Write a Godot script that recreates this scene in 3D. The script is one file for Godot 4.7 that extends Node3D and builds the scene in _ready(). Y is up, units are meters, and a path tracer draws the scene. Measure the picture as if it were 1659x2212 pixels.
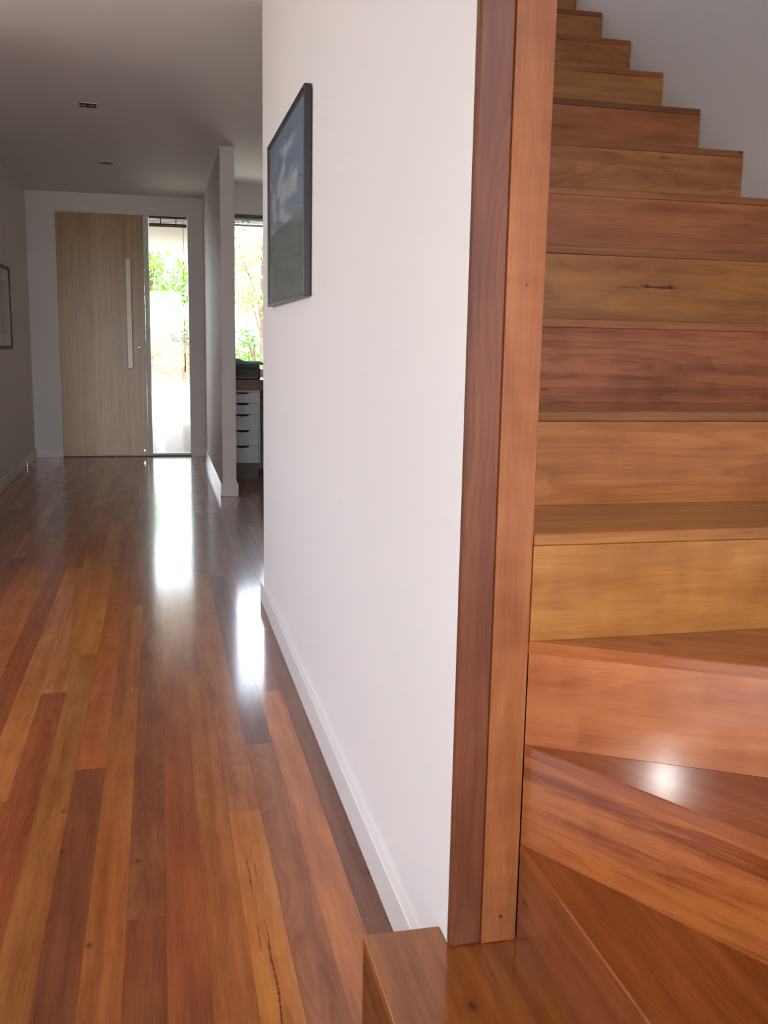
extends Node3D
# A timber-floored hallway beside a winder stair: units are metres, the hall runs along -z.

const RISE := 0.178
const GOING := 0.2649
const WALL_X := 0.4623        # hall face of the partition
const STAIR_X := 0.5797       # stair face of the partition
const STAIR_R := 1.7403       # right wall of the stairwell
const POST_Z := -1.425        # front of the timber end post
const PART_END := -4.4044     # far end of the partition
const BACK_Z := -10.2872      # wall with the front door
const LEFT_X := -1.2196       # left wall of the hall
const CEIL := 2.6
const OFFICE_Z := -9.2
const BOARD_W := 0.0797
const BOARD_X0 := -0.0857

var rng := RandomNumberGenerator.new()
var grain: Array[ImageTexture] = []
var wood_cache := {}
var M := {}

# ---------------------------------------------------------------- helpers

func node(called: String, parent: Node, at := Vector3.ZERO, turn := 0.0) -> Node3D:
	var o := Node3D.new()
	o.name = called
	parent.add_child(o, true)
	o.position = at
	o.rotation.y = turn
	return o

func mi(called: String, mesh: Mesh, mat: Material, parent: Node, at := Vector3.ZERO, turn := Vector3.ZERO) -> MeshInstance3D:
	var o := MeshInstance3D.new()
	o.name = called
	o.mesh = mesh
	o.material_override = mat
	o.cast_shadow = GeometryInstance3D.SHADOW_CASTING_SETTING_ON
	parent.add_child(o, true)
	o.position = at
	o.rotation = turn
	return o

func tag(o: Node, label: String, category: String, group := "") -> void:
	o.set_meta("label", label)
	o.set_meta("category", category)
	if group:
		o.set_meta("group", group)

func structure(o: Node, label := "") -> Node:
	o.set_meta("kind", "structure")
	if label:
		o.set_meta("label", label)
	return o

func quad(st: SurfaceTool, p: Array, n: Vector3, uv: Callable) -> void:
	var q := p
	if (q[1] - q[0]).cross(q[2] - q[0]).dot(n) > 0.0:
		q = p.duplicate()
		q.reverse()
	var idx := [0, 1, 2, 0, 2, 3] if q.size() == 4 else [0, 1, 2]
	for i in idx:
		st.set_normal(n)
		st.set_uv(uv.call(q[i], n))
		st.add_vertex(q[i])

func wood_uv(g: int, off: Vector2) -> Callable:
	var a := (g + 1) % 3
	var b := (g + 2) % 3
	return func(p: Vector3, n: Vector3) -> Vector2:
		if absf(n[g]) > 0.8:
			return Vector2(p[a] * 0.1, p[b] * 2.0) + off
		return Vector2(p[g] / 2.0, (p[a] + p[b]) / 0.5) + off

# box with chamfered edges, centred on the origin; grain runs along axis g
func cbox(s: Vector3, b := 0.002, g := 0, off := Vector2.ZERO) -> ArrayMesh:
	var st := SurfaceTool.new()
	st.begin(Mesh.PRIMITIVE_TRIANGLES)
	add_cbox(st, Vector3.ZERO, s, b, g, off)
	return st.commit()

func add_cbox(st: SurfaceTool, c: Vector3, s: Vector3, b := 0.002, g := 0, off := Vector2.ZERO) -> void:
	var h := s / 2.0
	var uv := wood_uv(g, off)
	var vert := func(sg: Vector3, face: int) -> Vector3:
		var v := Vector3.ZERO
		for k in 3:
			v[k] = c[k] + sg[k] * (h[k] if k == face else h[k] - b)
		return v
	for f in 3:
		var a := (f + 1) % 3
		var d := (f + 2) % 3
		for s1 in [-1.0, 1.0]:
			var pts := []
			for t in [[-1, -1], [1, -1], [1, 1], [-1, 1]]:
				var sg := Vector3.ZERO
				sg[f] = s1
				sg[a] = t[0]
				sg[d] = t[1]
				pts.append(vert.call(sg, f))
			var n := Vector3.ZERO
			n[f] = s1
			quad(st, pts, n, uv)
			if b <= 0.0:
				continue
			for s2 in [-1.0, 1.0]:     # edges along axis d, between faces f and a
				var e0 := Vector3.ZERO
				e0[f] = s1
				e0[a] = s2
				e0[d] = -1
				var e1 := e0
				e1[d] = 1
				var ne := Vector3.ZERO
				ne[f] = s1
				ne[a] = s2
				quad(st, [vert.call(e0, f), vert.call(e1, f), vert.call(e1, a), vert.call(e0, a)], ne.normalized(), uv)
	if b > 0.0:
		for sx in [-1, 1]:
			for sy in [-1, 1]:
				for sz in [-1, 1]:
					var sg := Vector3(sx, sy, sz)
					quad(st, [vert.call(sg, 0), vert.call(sg, 1), vert.call(sg, 2)], sg.normalized(), uv)

# a box given by two corners, as its own mesh instance
func slab(called: String, lo: Vector3, hi: Vector3, mat: Material, parent: Node, b := 0.0, g := 0, off := Vector2.ZERO) -> MeshInstance3D:
	return mi(called, cbox(hi - lo, b, g, off), mat, parent, (lo + hi) / 2.0)

# upright prism over a polygon in x, z with a chamfered top edge
func prism(poly: PackedVector2Array, y0: float, y1: float, b: float, gdir: Vector2, off := Vector2.ZERO) -> ArrayMesh:
	var p := poly
	if Geometry2D.is_polygon_clockwise(p):
		p = poly.duplicate()
		p.reverse()
	var n := p.size()
	var inner := PackedVector2Array()
	for i in n:
		var a := p[(i + n - 1) % n]
		var c := p[i]
		var e := p[(i + 1) % n]
		var d1 := (c - a).normalized()
		var d2 := (e - c).normalized()
		var n1 := Vector2(-d1.y, d1.x)
		var n2 := Vector2(-d2.y, d2.x)
		var m := (n1 + n2).normalized()
		inner.append(c + m * minf(b / maxf(m.dot(n1), 0.15), b * 4.0))
	var across := Vector2(-gdir.y, gdir.x)
	var uv := func(q: Vector3, _n: Vector3) -> Vector2:
		var f := Vector2(q.x, q.z)
		return Vector2(f.dot(gdir) / 2.0, (f.dot(across) - q.y) / 0.5) + off
	var st := SurfaceTool.new()
	st.begin(Mesh.PRIMITIVE_TRIANGLES)
	var tri := Geometry2D.triangulate_polygon(inner)
	for i in range(0, tri.size(), 3):
		var t := []
		for k in 3:
			t.append(Vector3(inner[tri[i + k]].x, y1, inner[tri[i + k]].y))
		quad(st, t, Vector3.UP, uv)
	tri = Geometry2D.triangulate_polygon(p)
	for i in range(0, tri.size(), 3):
		var t := []
		for k in 3:
			t.append(Vector3(p[tri[i + k]].x, y0, p[tri[i + k]].y))
		quad(st, t, Vector3.DOWN, uv)
	for i in n:
		var a := p[i]
		var c := p[(i + 1) % n]
		var ia := inner[i]
		var ic := inner[(i + 1) % n]
		var d := (c - a).normalized()
		var out := Vector3(d.y, 0, -d.x)
		quad(st, [Vector3(a.x, y0, a.y), Vector3(c.x, y0, c.y), Vector3(c.x, y1 - b, c.y), Vector3(a.x, y1 - b, a.y)], out, uv)
		quad(st, [Vector3(a.x, y1 - b, a.y), Vector3(c.x, y1 - b, c.y), Vector3(ic.x, y1, ic.y), Vector3(ia.x, y1, ia.y)], (out + Vector3.UP).normalized(), uv)
	return st.commit()

# surface of revolution about y; profile of (radius, height)
func lathe(profile: Array, seg := 20) -> ArrayMesh:
	var st := SurfaceTool.new()
	st.begin(Mesh.PRIMITIVE_TRIANGLES)
	for i in profile.size() - 1:
		var a: Vector2 = profile[i]
		var c: Vector2 = profile[i + 1]
		var d := (c - a).normalized()
		for k in seg:
			var t0 := TAU * k / seg
			var t1 := TAU * (k + 1) / seg
			var pt := func(r: Vector2, t: float) -> Vector3: return Vector3(r.x * cos(t), r.y, r.x * sin(t))
			var nn := func(t: float) -> Vector3: return Vector3(d.y * cos(t), -d.x, d.y * sin(t)).normalized()
			var vs := [[a, t0], [a, t1], [c, t1], [a, t0], [c, t1], [c, t0]]
			for v in vs:
				st.set_normal(nn.call(v[1]))
				st.set_uv(Vector2(v[1] / TAU, v[0].y))
				st.add_vertex(pt.call(v[0], v[1]))
	return st.commit()

func cyl(r: float, h: float, seg := 16) -> CylinderMesh:
	var c := CylinderMesh.new()
	c.top_radius = r
	c.bottom_radius = r
	c.height = h
	c.radial_segments = seg
	c.rings = 1
	return c

# ---------------------------------------------------------------- textures

func noise_bytes(seed_: int, freq: float, w: int, h: int, ow: int, oh: int, octaves := 3) -> PackedByteArray:
	var n := FastNoiseLite.new()
	n.seed = seed_
	n.noise_type = FastNoiseLite.TYPE_SIMPLEX_SMOOTH
	n.frequency = freq
	n.fractal_octaves = octaves
	var im := n.get_seamless_image(w, h, false, false, 0.15, true)
	im.convert(Image.FORMAT_L8)
	im.resize(ow, oh, Image.INTERPOLATE_CUBIC)
	return im.get_data()

# Timber grain, 2 m along u by 0.5 m along v, as a multiplier of the board's own colour.
func wood_texture(seed_: int, o: Dictionary) -> ImageTexture:
	var w := 2048
	var h := 512
	var fib := noise_bytes(seed_, 0.16, 96, 512, w, h, 3)
	var fleck := noise_bytes(seed_ + 1, 0.22, 384, 512, w, h, 2)
	var band := noise_bytes(seed_ + 2, 0.045, 32, 256, w, h, 3)
	var blotch := noise_bytes(seed_ + 3, 0.035, 128, 128, w, h, 3)
	var warp := noise_bytes(seed_ + 4, 0.022, 96, 192, w, h, 2)
	var ripple := noise_bytes(seed_ + 5, 0.06, 512, 48, w, h, 2)
	var out := PackedByteArray()
	out.resize(w * h * 3)
	var rings: float = o.rings
	var kf: float = o.fiber / 255.0
	var kb: float = o.band / 255.0
	var kr: float = o.ring
	var kc: float = o.blotch / 255.0
	var kp: float = o.ripple / 255.0
	var dark: Color = o.dark
	var lut := PackedFloat32Array()
	lut.resize(1024)
	for i in 1024:                 # a growth ring: slow rise, quick fall
		var x := fmod(i / 1024.0, 1.0)
		lut[i] = pow(x, 2.2) if x < 0.86 else pow(0.86, 2.2) * (1.0 - x) / 0.14
	var i := 0
	for y in h:
		var base := rings * y / float(h)
		for x in w:
			var r := lut[int((base + warp[i] * o.warp / 255.0) * 1024.0) & 1023]
			var t := 0.22 + (fib[i] - 128) * kf + (band[i] - 128) * kb + (blotch[i] - 128) * kc + (ripple[i] - 128) * kp + (r - 0.32) * kr
			var f := fleck[i]
			if f < 62:
				t += (62 - f) * 0.008 * o.fleck
			t = clampf(t, 0.0, 1.0)
			out[i * 3] = int(255.0 - (255.0 - dark.r8) * t)
			out[i * 3 + 1] = int(255.0 - (255.0 - dark.g8) * t)
			out[i * 3 + 2] = int(255.0 - (255.0 - dark.b8) * t)
			i += 1
	# knots and gum veins: [u, v, length, thickness, strength] in metres
	var wob := FastNoiseLite.new()
	wob.seed = seed_ + 9
	wob.frequency = 0.02
	for m in o.get("marks", []):
		if m[2] < 0.05:            # a knot: dark heart, softer ring
			var cx: float = m[0] * 1024.0
			var cyk: float = m[1] * 1024.0
			var rx: float = m[2] * 512.0
			var ry: float = m[3] * 700.0
			for yy in range(int(cyk - 3 * ry), int(cyk + 3 * ry)):
				for xx in range(int(cx - 3 * rx), int(cx + 3 * rx)):
					var q := Vector2((xx - cx) / rx, (yy - cyk) / ry).length() + 0.25 * wob.get_noise_2d(xx * 4.0, yy * 8.0)
					var e := float(m[4]) * (0.75 * exp(-q * q * 3.0) + 0.3 * exp(-q * q * 0.6))
					stain(out, (posmod(yy, h) * w + posmod(xx, w)) * 3, minf(e, 1.0))
			continue
		var n := int(m[2] * 1024.0)
		for k in n:
			var s := float(k) / maxf(n - 1, 1)
			var px := (int(m[0] * 1024.0) + k) % w
			var cy: float = m[1] * 1024.0 + wob.get_noise_1d(k * 0.25 + m[0] * 999.0) * 7.0 * minf(1.0, m[2] * 4.0)
			var half: float = m[3] * 512.0 * (0.35 + 0.65 * absf(wob.get_noise_1d(k * 2.0 + 77.0)) * 2.0) * minf(1.0, 6.0 * minf(s, 1.0 - s))
			for yy in range(int(cy - half - 2), int(cy + half + 3)):
				stain(out, (posmod(yy, h) * w + px) * 3, clampf((half + 1.2 - absf(yy - cy)) / 2.4, 0.0, 1.0) * float(m[4]))
	var im := Image.create_from_data(w, h, false, Image.FORMAT_RGB8, out)
	return ImageTexture.create_from_image(im)

func stain(out: PackedByteArray, j: int, e: float) -> void:
	out[j] = int(out[j] * (1.0 - e * 0.55))
	out[j + 1] = int(out[j + 1] * (1.0 - e * 0.68))
	out[j + 2] = int(out[j + 2] * (1.0 - e * 0.66))

func knots(seed_: int, count: int) -> Array:
	var r := RandomNumberGenerator.new()
	r.seed = seed_
	var list := []
	for k in count:
		list.append([r.randf() * 2.0, r.randf() * 0.5, r.randf_range(0.018, 0.045), r.randf_range(0.006, 0.014), r.randf_range(0.4, 0.75)])
	return list

# varnished timber of a given colour, on one of the grain textures
func wood(tone: Color, tex := 0, rough := 0.16) -> StandardMaterial3D:
	var key := "%s %d %.2f" % [tone.to_html(), tex, rough]
	if not wood_cache.has(key):
		var m := StandardMaterial3D.new()
		m.resource_name = "varnished_timber"
		m.albedo_color = tone
		m.albedo_texture = grain[tex]
		m.roughness = 0.34
		m.metallic_specular = 0.2
		m.clearcoat_enabled = true
		m.clearcoat = 1.0
		m.clearcoat_roughness = rough
		wood_cache[key] = m
	return wood_cache[key]

func plain(called: String, c: Color, rough := 0.7, metal := 0.0) -> StandardMaterial3D:
	var m := StandardMaterial3D.new()
	m.resource_name = called
	m.albedo_color = c
	m.roughness = rough
	m.metallic = metal
	M[called] = m
	return m

func relief_noise(seed_: int, freq: float, size: int) -> NoiseTexture2D:
	var n := FastNoiseLite.new()
	n.seed = seed_
	n.frequency = freq
	var t := NoiseTexture2D.new()
	t.width = size
	t.height = size
	t.seamless = true
	t.noise = n
	return t

func make_materials() -> void:
	var red := Color8(140, 100, 84)
	grain.append(wood_texture(11, {rings = 9.0, warp = 2.2, fiber = 0.26, band = 0.42, ring = 0.10, blotch = 0.30, ripple = 0.04, fleck = 0.25, dark = red, marks = knots(5, 4)}))
	grain.append(wood_texture(23, {rings = 7.0, warp = 5.5, fiber = 0.20, band = 0.32, ring = 0.24, blotch = 0.36, ripple = 0.08, fleck = 0.3, dark = red, marks = knots(6, 5)}))
	grain.append(wood_texture(37, {rings = 5.0, warp = 4.5, fiber = 0.16, band = 0.18, ring = 0.12, blotch = 0.42, ripple = 0.16, fleck = 0.3, dark = Color8(150, 108, 86), marks = knots(7, 3)}))
	grain.append(wood_texture(41, {rings = 12.0, warp = 5.0, fiber = 0.32, band = 0.62, ring = 0.26, blotch = 0.50, ripple = 0.14, fleck = 0.5, dark = Color8(122, 70, 52), marks = knots(8, 3)}))
	# a board with long gum veins, for the yellow floor board and one riser
	grain.append(wood_texture(53, {rings = 6.0, warp = 3.0, fiber = 0.22, band = 0.30, ring = 0.14, blotch = 0.32, ripple = 0.06, fleck = 0.3, dark = red,
		marks = [[0.45, 0.250, 0.50, 0.0045, 0.85], [0.20, 0.236, 0.14, 0.0050, 0.6], [0.22, 0.252, 0.06, 0.0040, 0.6], [0.46, 0.234, 0.10, 0.0040, 0.55], [1.31, 0.372, 0.07, 0.0050, 0.45], [1.37, 0.374, 0.10, 0.0090, 0.9], [1.45, 0.377, 0.025, 0.0060, 0.8]]}))
	grain.append(wood_texture(67, {rings = 8.0, warp = 2.0, fiber = 0.12, band = 0.20, ring = 0.05, blotch = 0.14, ripple = 0.03, fleck = 0.1, dark = red}))

	var wall := plain("wall_paint", Color8(231, 226, 224), 0.62)
	var ceil := plain("ceiling_paint", Color8(238, 240, 238), 0.8)
	plain("plinth_grey", Color8(128, 122, 116), 0.7)
	plain("porch_render", Color8(186, 178, 166), 0.9)
	plain("gloss_white", Color8(236, 231, 230), 0.3)
	plain("frame_white", Color8(222, 222, 216), 0.4)
	plain("drawer_white", Color8(226, 228, 230), 0.35)
	plain("black_frame", Color8(34, 30, 31), 0.35)
	plain("dark_recess", Color8(40, 38, 36), 0.8)
	plain("steel", Color8(172, 163, 148), 0.42, 0.6)
	plain("chrome", Color8(225, 225, 225), 0.08, 1.0)
	plain("dark_bronze", Color8(70, 66, 58), 0.45)
	plain("blind_slat", Color8(92, 90, 78), 0.5)
	plain("printer_grey", Color8(98, 110, 108), 0.55)
	plain("printer_dark", Color8(72, 74, 70), 0.5)
	plain("paper", Color8(238, 236, 228), 0.8)
	plain("mat_board", Color8(222, 220, 214), 0.85)
	plain("concrete", Color8(178, 173, 163), 0.9)
	plain("mulch", Color8(116, 90, 64), 0.95)
	plain("lawn", Color8(190, 185, 176), 0.95)
	plain("soffit_white", Color8(190, 192, 188), 0.8)
	plain("bark", Color8(120, 100, 80), 0.9)
	plain("knob_dark", Color8(66, 48, 34), 0.6)
	var glass := plain("pane_glass", Color(1, 1, 1, 0.03), 0.0)
	glass.transparency = BaseMaterial3D.TRANSPARENCY_ALPHA
	var pg := plain("picture_glass", Color(1, 1, 1, 0.03), 0.0)
	pg.transparency = BaseMaterial3D.TRANSPARENCY_ALPHA
	pg.metallic_specular = 0.3
	for g in [["leaf_bright", Color8(104, 148, 44)], ["leaf_mid", Color8(84, 120, 48)], ["leaf_pale", Color8(138, 152, 94)], ["leaf_dry", Color8(150, 124, 88)]]:
		var l := plain(g[0], g[1], 0.55)
		l.backlight_enabled = true
		l.backlight = g[1] * 0.7
		l.cull_mode = BaseMaterial3D.CULL_DISABLED

# ---------------------------------------------------------------- camera and light

func make_view() -> void:
	var cam := Camera3D.new()
	cam.name = "camera"
	add_child(cam)
	var pitch := 0.1704867
	var yaw := 0.2299863
	var roll := 0.0185986
	var fwd := Vector3(sin(yaw) * cos(pitch), -sin(pitch), -cos(yaw) * cos(pitch))
	var right := Vector3(cos(yaw), 0, sin(yaw))
	var up := right.cross(fwd)
	var r2 := right * cos(roll) + up * sin(roll)
	var u2 := up * cos(roll) - right * sin(roll)
	cam.transform = Transform3D(Basis(r2, u2, -fwd), Vector3(0, 1.18248, 0))
	cam.keep_aspect = Camera3D.KEEP_HEIGHT
	cam.fov = 55.71425
	cam.near = 0.05
	cam.far = 300.0
	cam.current = true

	var we := WorldEnvironment.new()
	we.name = "world"
	add_child(we)
	var e := Environment.new()
	e.tonemap_mode = Environment.TONE_MAPPER_LINEAR
	e.tonemap_exposure = 0.9
	e.background_mode = Environment.BG_SKY
	var sky := Sky.new()
	var sm := ProceduralSkyMaterial.new()
	sm.sky_top_color = Color8(200, 213, 232)
	sm.sky_horizon_color = Color8(240, 244, 248)
	sm.sky_energy_multiplier = 3.0
	sm.ground_bottom_color = Color8(150, 145, 130)
	sm.ground_horizon_color = Color8(225, 225, 215)
	sm.ground_energy_multiplier = 2.0
	sky.sky_material = sm
	e.sky = sky
	e.sdfgi_enabled = true
	e.ssao_enabled = true
	e.ssil_enabled = true
	we.environment = e

	var sun := DirectionalLight3D.new()
	sun.name = "sun"
	sun.light_color = Color(1.0, 0.96, 0.88)
	sun.light_energy = 10.0
	sun.light_angular_distance = 0.5
	sun.shadow_enabled = true
	add_child(sun)
	sun.look_at_from_position(Vector3(0.4, 8.0, -5.0), Vector3.ZERO, Vector3.UP)

	# the camera's own flash, a hand's breadth beside the lens
	var flash := SpotLight3D.new()
	flash.name = "camera_flash"
	flash.light_color = Color(1.0, 0.98, 0.96)
	flash.light_energy = 1.6
	flash.light_size = 0.02
	flash.spot_range = 30.0
	flash.spot_attenuation = 2.0
	flash.spot_angle = 40.0
	flash.spot_angle_attenuation = 1.0
	flash.shadow_enabled = true
	add_child(flash)
	flash.transform = Transform3D(cam.transform.basis, Vector3(0.045, 1.215, -0.02))

# ---------------------------------------------------------------- the room shell

func floor_tone(k: int, j: int) -> Array:
	# colours of the boards: [tone, grain texture]
	var tones := [Color8(191, 111, 54), Color8(174, 96, 49), Color8(163, 88, 46), Color8(154, 90, 49), Color8(198, 123, 60), Color8(180, 98, 54), Color8(146, 84, 49), Color8(185, 109, 51)]
	return [tones[rng.randi() % tones.size()], [0, 0, 1, 0, 2][rng.randi() % 5]]

func make_floor() -> void:
	var fl := node("floor", self)
	structure(fl, "polished timber strip floor of the hallway")
	var dark := plain("subfloor", Color8(60, 38, 26), 0.9)
	slab("subfloor", Vector3(-5.1, -0.2, BACK_Z - 0.1), Vector3(3.4, -0.014, 4.4), dark, fl)
	# outside the part the photograph shows, the boards run on as one sheet
	slab("floor_sheet", Vector3(-5.1, -0.014, -4.9), Vector3(-1.2813, 0.0, 4.4), wood(Color8(160, 94, 58), 0), fl, 0.0, 2)
	slab("floor_sheet", Vector3(-1.2813, -0.014, -0.6), Vector3(3.4, 0.0, 4.4), wood(Color8(160, 94, 58), 0), fl, 0.0, 2)
	slab("floor_sheet", Vector3(1.1894, -0.014, OFFICE_Z), Vector3(3.4, 0.0, PART_END), wood(Color8(160, 94, 58), 0), fl, 0.0, 2)
	# board courses seen close by: course -> list of [near z, far z, tone, texture, u offset, v offset]
	var known := {
		6: [[-0.6, -3.9, Color8(128, 77, 53), 0, 0.1, 0.3], [-3.9, -6.6, Color8(150, 92, 54), 0, 0.7, 0.1]],
		5: [[-0.6, -3.19, Color8(191, 117, 65), 0, 0.4, 0.55], [-3.19, -5.4, Color8(154, 88, 56), 0, 0.1, 0.8]],
		4: [[-0.6, -2.748, Color8(161, 96, 51), 1, 0.3, 0.15], [-2.748, -4.9, Color8(122, 71, 51), 0, 0.9, 0.62]],
		3: [[-0.6, -2.334, Color8(197, 125, 55), 4, 0.415, 0.49], [-2.334, -5.0, Color8(168, 102, 58), 1, 0.2, 0.42]],
		2: [[-0.6, -3.4, Color8(169, 100, 47), 0, 0.55, 0.02], [-3.4, -6.1, Color8(159, 88, 54), 0, 0.3, 0.2]],
		1: [[-0.6, -4.1, Color8(159, 86, 44), 0, 0.25, 0.48], [-4.1, -6.8, Color8(172, 96, 51), 1, 0.6, 0.7]],
		0: [[-0.6, -1.9, Color8(152, 86, 44), 0, 0.0, 0.7], [-1.9, -4.6, Color8(143, 84, 47), 1, 0.35, 0.33]],
		-1: [[-0.6, -4.4, Color8(171, 101, 47), 0, 0.65, 0.24]],
		-2: [[-0.6, -2.663, Color8(135, 77, 44), 0, 0.85, 0.9], [-2.663, -5.3, Color8(183, 104, 53), 2, 0.1, 0.5]],
		-3: [[-0.6, -3.7, Color8(171, 107, 51), 0, 0.12, 0.12]],
		-4: [[-0.6, -3.3, Color8(163, 88, 46), 1, 0.45, 0.95]],
		-5: [[-0.6, -2.5, Color8(174, 102, 49), 0, 0.75, 0.36]],
		-6: [[-0.6, -2.9, Color8(150, 88, 49), 0, 0.95, 0.52]],
	}
	for k in range(-15, 16):
		var x0 := BOARD_X0 + BOARD_W * k
		var z := -0.6
		var runs: Array = known.get(k, [])
		var stop := BACK_Z - 0.02
		if k >= 7:
			z = PART_END - 0.02
			stop = OFFICE_Z - 0.02
		var j := 0
		while z > stop:
			var far := 0.0
			var t: Array
			var off: Vector2
			if j < runs.size():
				far = runs[j][1]
				t = [runs[j][2], runs[j][3]]
				off = Vector2(runs[j][4], runs[j][5])
			else:
				far = z - rng.randf_range(1.1, 3.2)
				t = floor_tone(k, j)
				off = Vector2(rng.randf(), rng.randf())
			if far < stop + 0.5:
				far = stop
			var len := z - far
			mi("floor_board", cbox(Vector3(BOARD_W - 0.0003, 0.014, len - 0.0004), 0.00012, 2, off), wood(t[0], t[1], 0.12), fl, Vector3(x0 + BOARD_W / 2, -0.007, (z + far) / 2))
			z = far
			j += 1

func make_shell() -> void:
	var wall: Material = M.wall_paint
	# partition between hall and stair
	var wr := node("wall_right", self)
	structure(wr, "white partition wall between hallway and stair")
	slab("plaster", Vector3(WALL_X, 0, PART_END), Vector3(STAIR_X, 5.2, POST_Z - 0.02), wall, wr)
	# return wall behind the stair, towards the study
	var ws := node("wall_study_near", self)
	structure(ws)
	slab("plaster", Vector3(STAIR_X, 0, PART_END), Vector3(3.3, CEIL, PART_END + 0.1), wall, ws)
	# skirting along the partition
	var bb := node("baseboard_right", self)
	structure(bb, "white skirting board along the partition wall")
	slab("skirting", Vector3(WALL_X - 0.0164, 0, PART_END - 0.0), Vector3(WALL_X + 0.0026, 0.091, POST_Z - 0.0672), M.gloss_white, bb, 0.0025)
	# left wall of the hall
	var wl := node("wall_left", self)
	structure(wl, "white left wall of the hallway")
	slab("plaster", Vector3(LEFT_X - 0.1, 0, BACK_Z), Vector3(LEFT_X, CEIL, -4.9), wall, wl)
	var bl := node("baseboard_left", self)
	structure(bl)
	slab("skirting", Vector3(LEFT_X, 0, BACK_Z + 0.0162), Vector3(LEFT_X + 0.016, 0.091, -4.9), M.gloss_white, bl, 0.0025)
	# wall that holds the front door and its side light
	var wb := node("wall_back", self)
	structure(wb, "white wall around the front door")
	var z0 := BACK_Z - 0.12
	slab("plaster", Vector3(LEFT_X - 0.1, -0.1, z0), Vector3(-0.9510, CEIL, BACK_Z), wall, wb)
	slab("plaster", Vector3(0.3300, -0.1, z0), Vector3(0.5870, CEIL, BACK_Z), wall, wb)
	slab("plaster", Vector3(-0.9510, 2.43, z0), Vector3(0.3300, CEIL, BACK_Z), wall, wb)
	var bk := node("baseboard_back", self)
	structure(bk)
	slab("skirting", Vector3(LEFT_X + 0.0002, 0, BACK_Z), Vector3(-0.9510, 0.091, BACK_Z + 0.016), M.gloss_white, bk, 0.0025)
	slab("skirting", Vector3(0.3300, 0, BACK_Z), Vector3(0.4720, 0.091, BACK_Z + 0.016), M.gloss_white, bk, 0.0025)
	# short wall between hall and study
	var wn := node("wall_nib", self)
	structure(wn, "short white wall between hallway and study")
	slab("plaster", Vector3(0.4760, 0, BACK_Z), Vector3(0.5810, CEIL, -7.5456), wall, wn)
	var bn := node("baseboard_nib", self)
	structure(bn)
	slab("skirting", Vector3(0.4600, 0, BACK_Z + 0.0162), Vector3(0.4760, 0.1, -7.5456), M.gloss_white, bn, 0.0025)
	slab("skirting", Vector3(0.4600, 0, -7.5456), Vector3(0.5970, 0.1, -7.5296), M.gloss_white, bn, 0.0025)
	slab("skirting", Vector3(0.5810, 0, OFFICE_Z + 0.0002), Vector3(0.5970, 0.1, -7.5458), M.gloss_white, bn, 0.0025)
	# study window wall, with its opening
	var wo := node("wall_study_far", self)
	structure(wo)
	var oz := OFFICE_Z - 0.12
	slab("plaster", Vector3(0.5810, -0.1, oz), Vector3(3.3, 0.9, OFFICE_Z), wall, wo)
	slab("plaster", Vector3(0.5810, 2.33, oz), Vector3(3.3, CEIL, OFFICE_Z), wall, wo)
	slab("plaster", Vector3(0.5810, 0.9, oz), Vector3(0.62, 2.33, OFFICE_Z), wall, wo)
	slab("plaster", Vector3(1.25, 0.9, oz), Vector3(3.3, 2.33, OFFICE_Z), wall, wo)
	var wsr := node("wall_study_right", self)
	structure(wsr)
	slab("plaster", Vector3(3.3, 0, oz), Vector3(3.4, CEIL, PART_END + 0.1), wall, wsr)
	# stairwell
	var wst := node("wall_stairwell", self)
	structure(wst, "white wall on the right of the stair")
	slab("plaster", Vector3(STAIR_R, 0, -6.3), Vector3(STAIR_R + 0.1, 5.2, 4.4), wall, wst)
	var wse := node("wall_stair_end", self)
	structure(wse)
	slab("plaster", Vector3(WALL_X, CEIL + 0.03, -6.3), Vector3(STAIR_R, 3.5, -6.2), wall, wse)
	slab("plaster", Vector3(WALL_X, 4.9, -6.3), Vector3(STAIR_R, 5.2, -6.2), wall, wse)
	slab("plaster", Vector3(WALL_X, 3.5, -6.3), Vector3(0.68, 4.9, -6.2), wall, wse)
	slab("plaster", Vector3(1.64, 3.5, -6.3), Vector3(STAIR_R, 4.9, -6.2), wall, wse)
	var w6 := node("window_6", self)
	structure(w6)
	slab("pane", Vector3(0.68, 3.5, -6.25), Vector3(1.64, 4.9, -6.244), M.pane_glass, w6)
	slab("plaster", Vector3(WALL_X, CEIL + 0.03, -6.2), Vector3(STAIR_X, 5.2, PART_END), wall, wse)
	slab("plaster", Vector3(WALL_X, CEIL + 0.03, POST_Z - 0.02), Vector3(STAIR_X, 5.2, 4.3), wall, wse)
	var ld := node("floor_upper", self)
	structure(ld, "upper landing at the top of the stair")
	slab("landing", Vector3(STAIR_X, CEIL + 0.03, -6.2), Vector3(STAIR_R, 16 * RISE, PART_END + 0.066), wood(Color8(160, 94, 58), 0), ld)
	# living room behind and to the left of the camera: closed by glazed walls
	var wf := node("wall_living_end", self)
	structure(wf)
	slab("plaster", Vector3(-5.1, 0, -5.0), Vector3(LEFT_X - 0.1, CEIL, -4.9), wall, wf)
	window_wall("wall_living_left", "window_3", Vector3(-5.05, 0, -4.9), Vector3(-5.05, 0, 4.3), 0.75, 2.5, CEIL, [0.3, 2.3, 4.3])
	window_wall("wall_living_rear", "window_4", Vector3(-5.0, 0, 4.35), Vector3(STAIR_R, 0, 4.35), 0.1, 2.4, CEIL, [2.6, 4.4, 6.2])
	var wu := node("wall_rear_upper", self)
	structure(wu)
	slab("plaster", Vector3(STAIR_X, CEIL, 4.3), Vector3(STAIR_R, 2.9, 4.4), wall, wu)
	slab("plaster", Vector3(STAIR_X, 4.9, 4.3), Vector3(STAIR_R, 5.2, 4.4), wall, wu)
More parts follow.
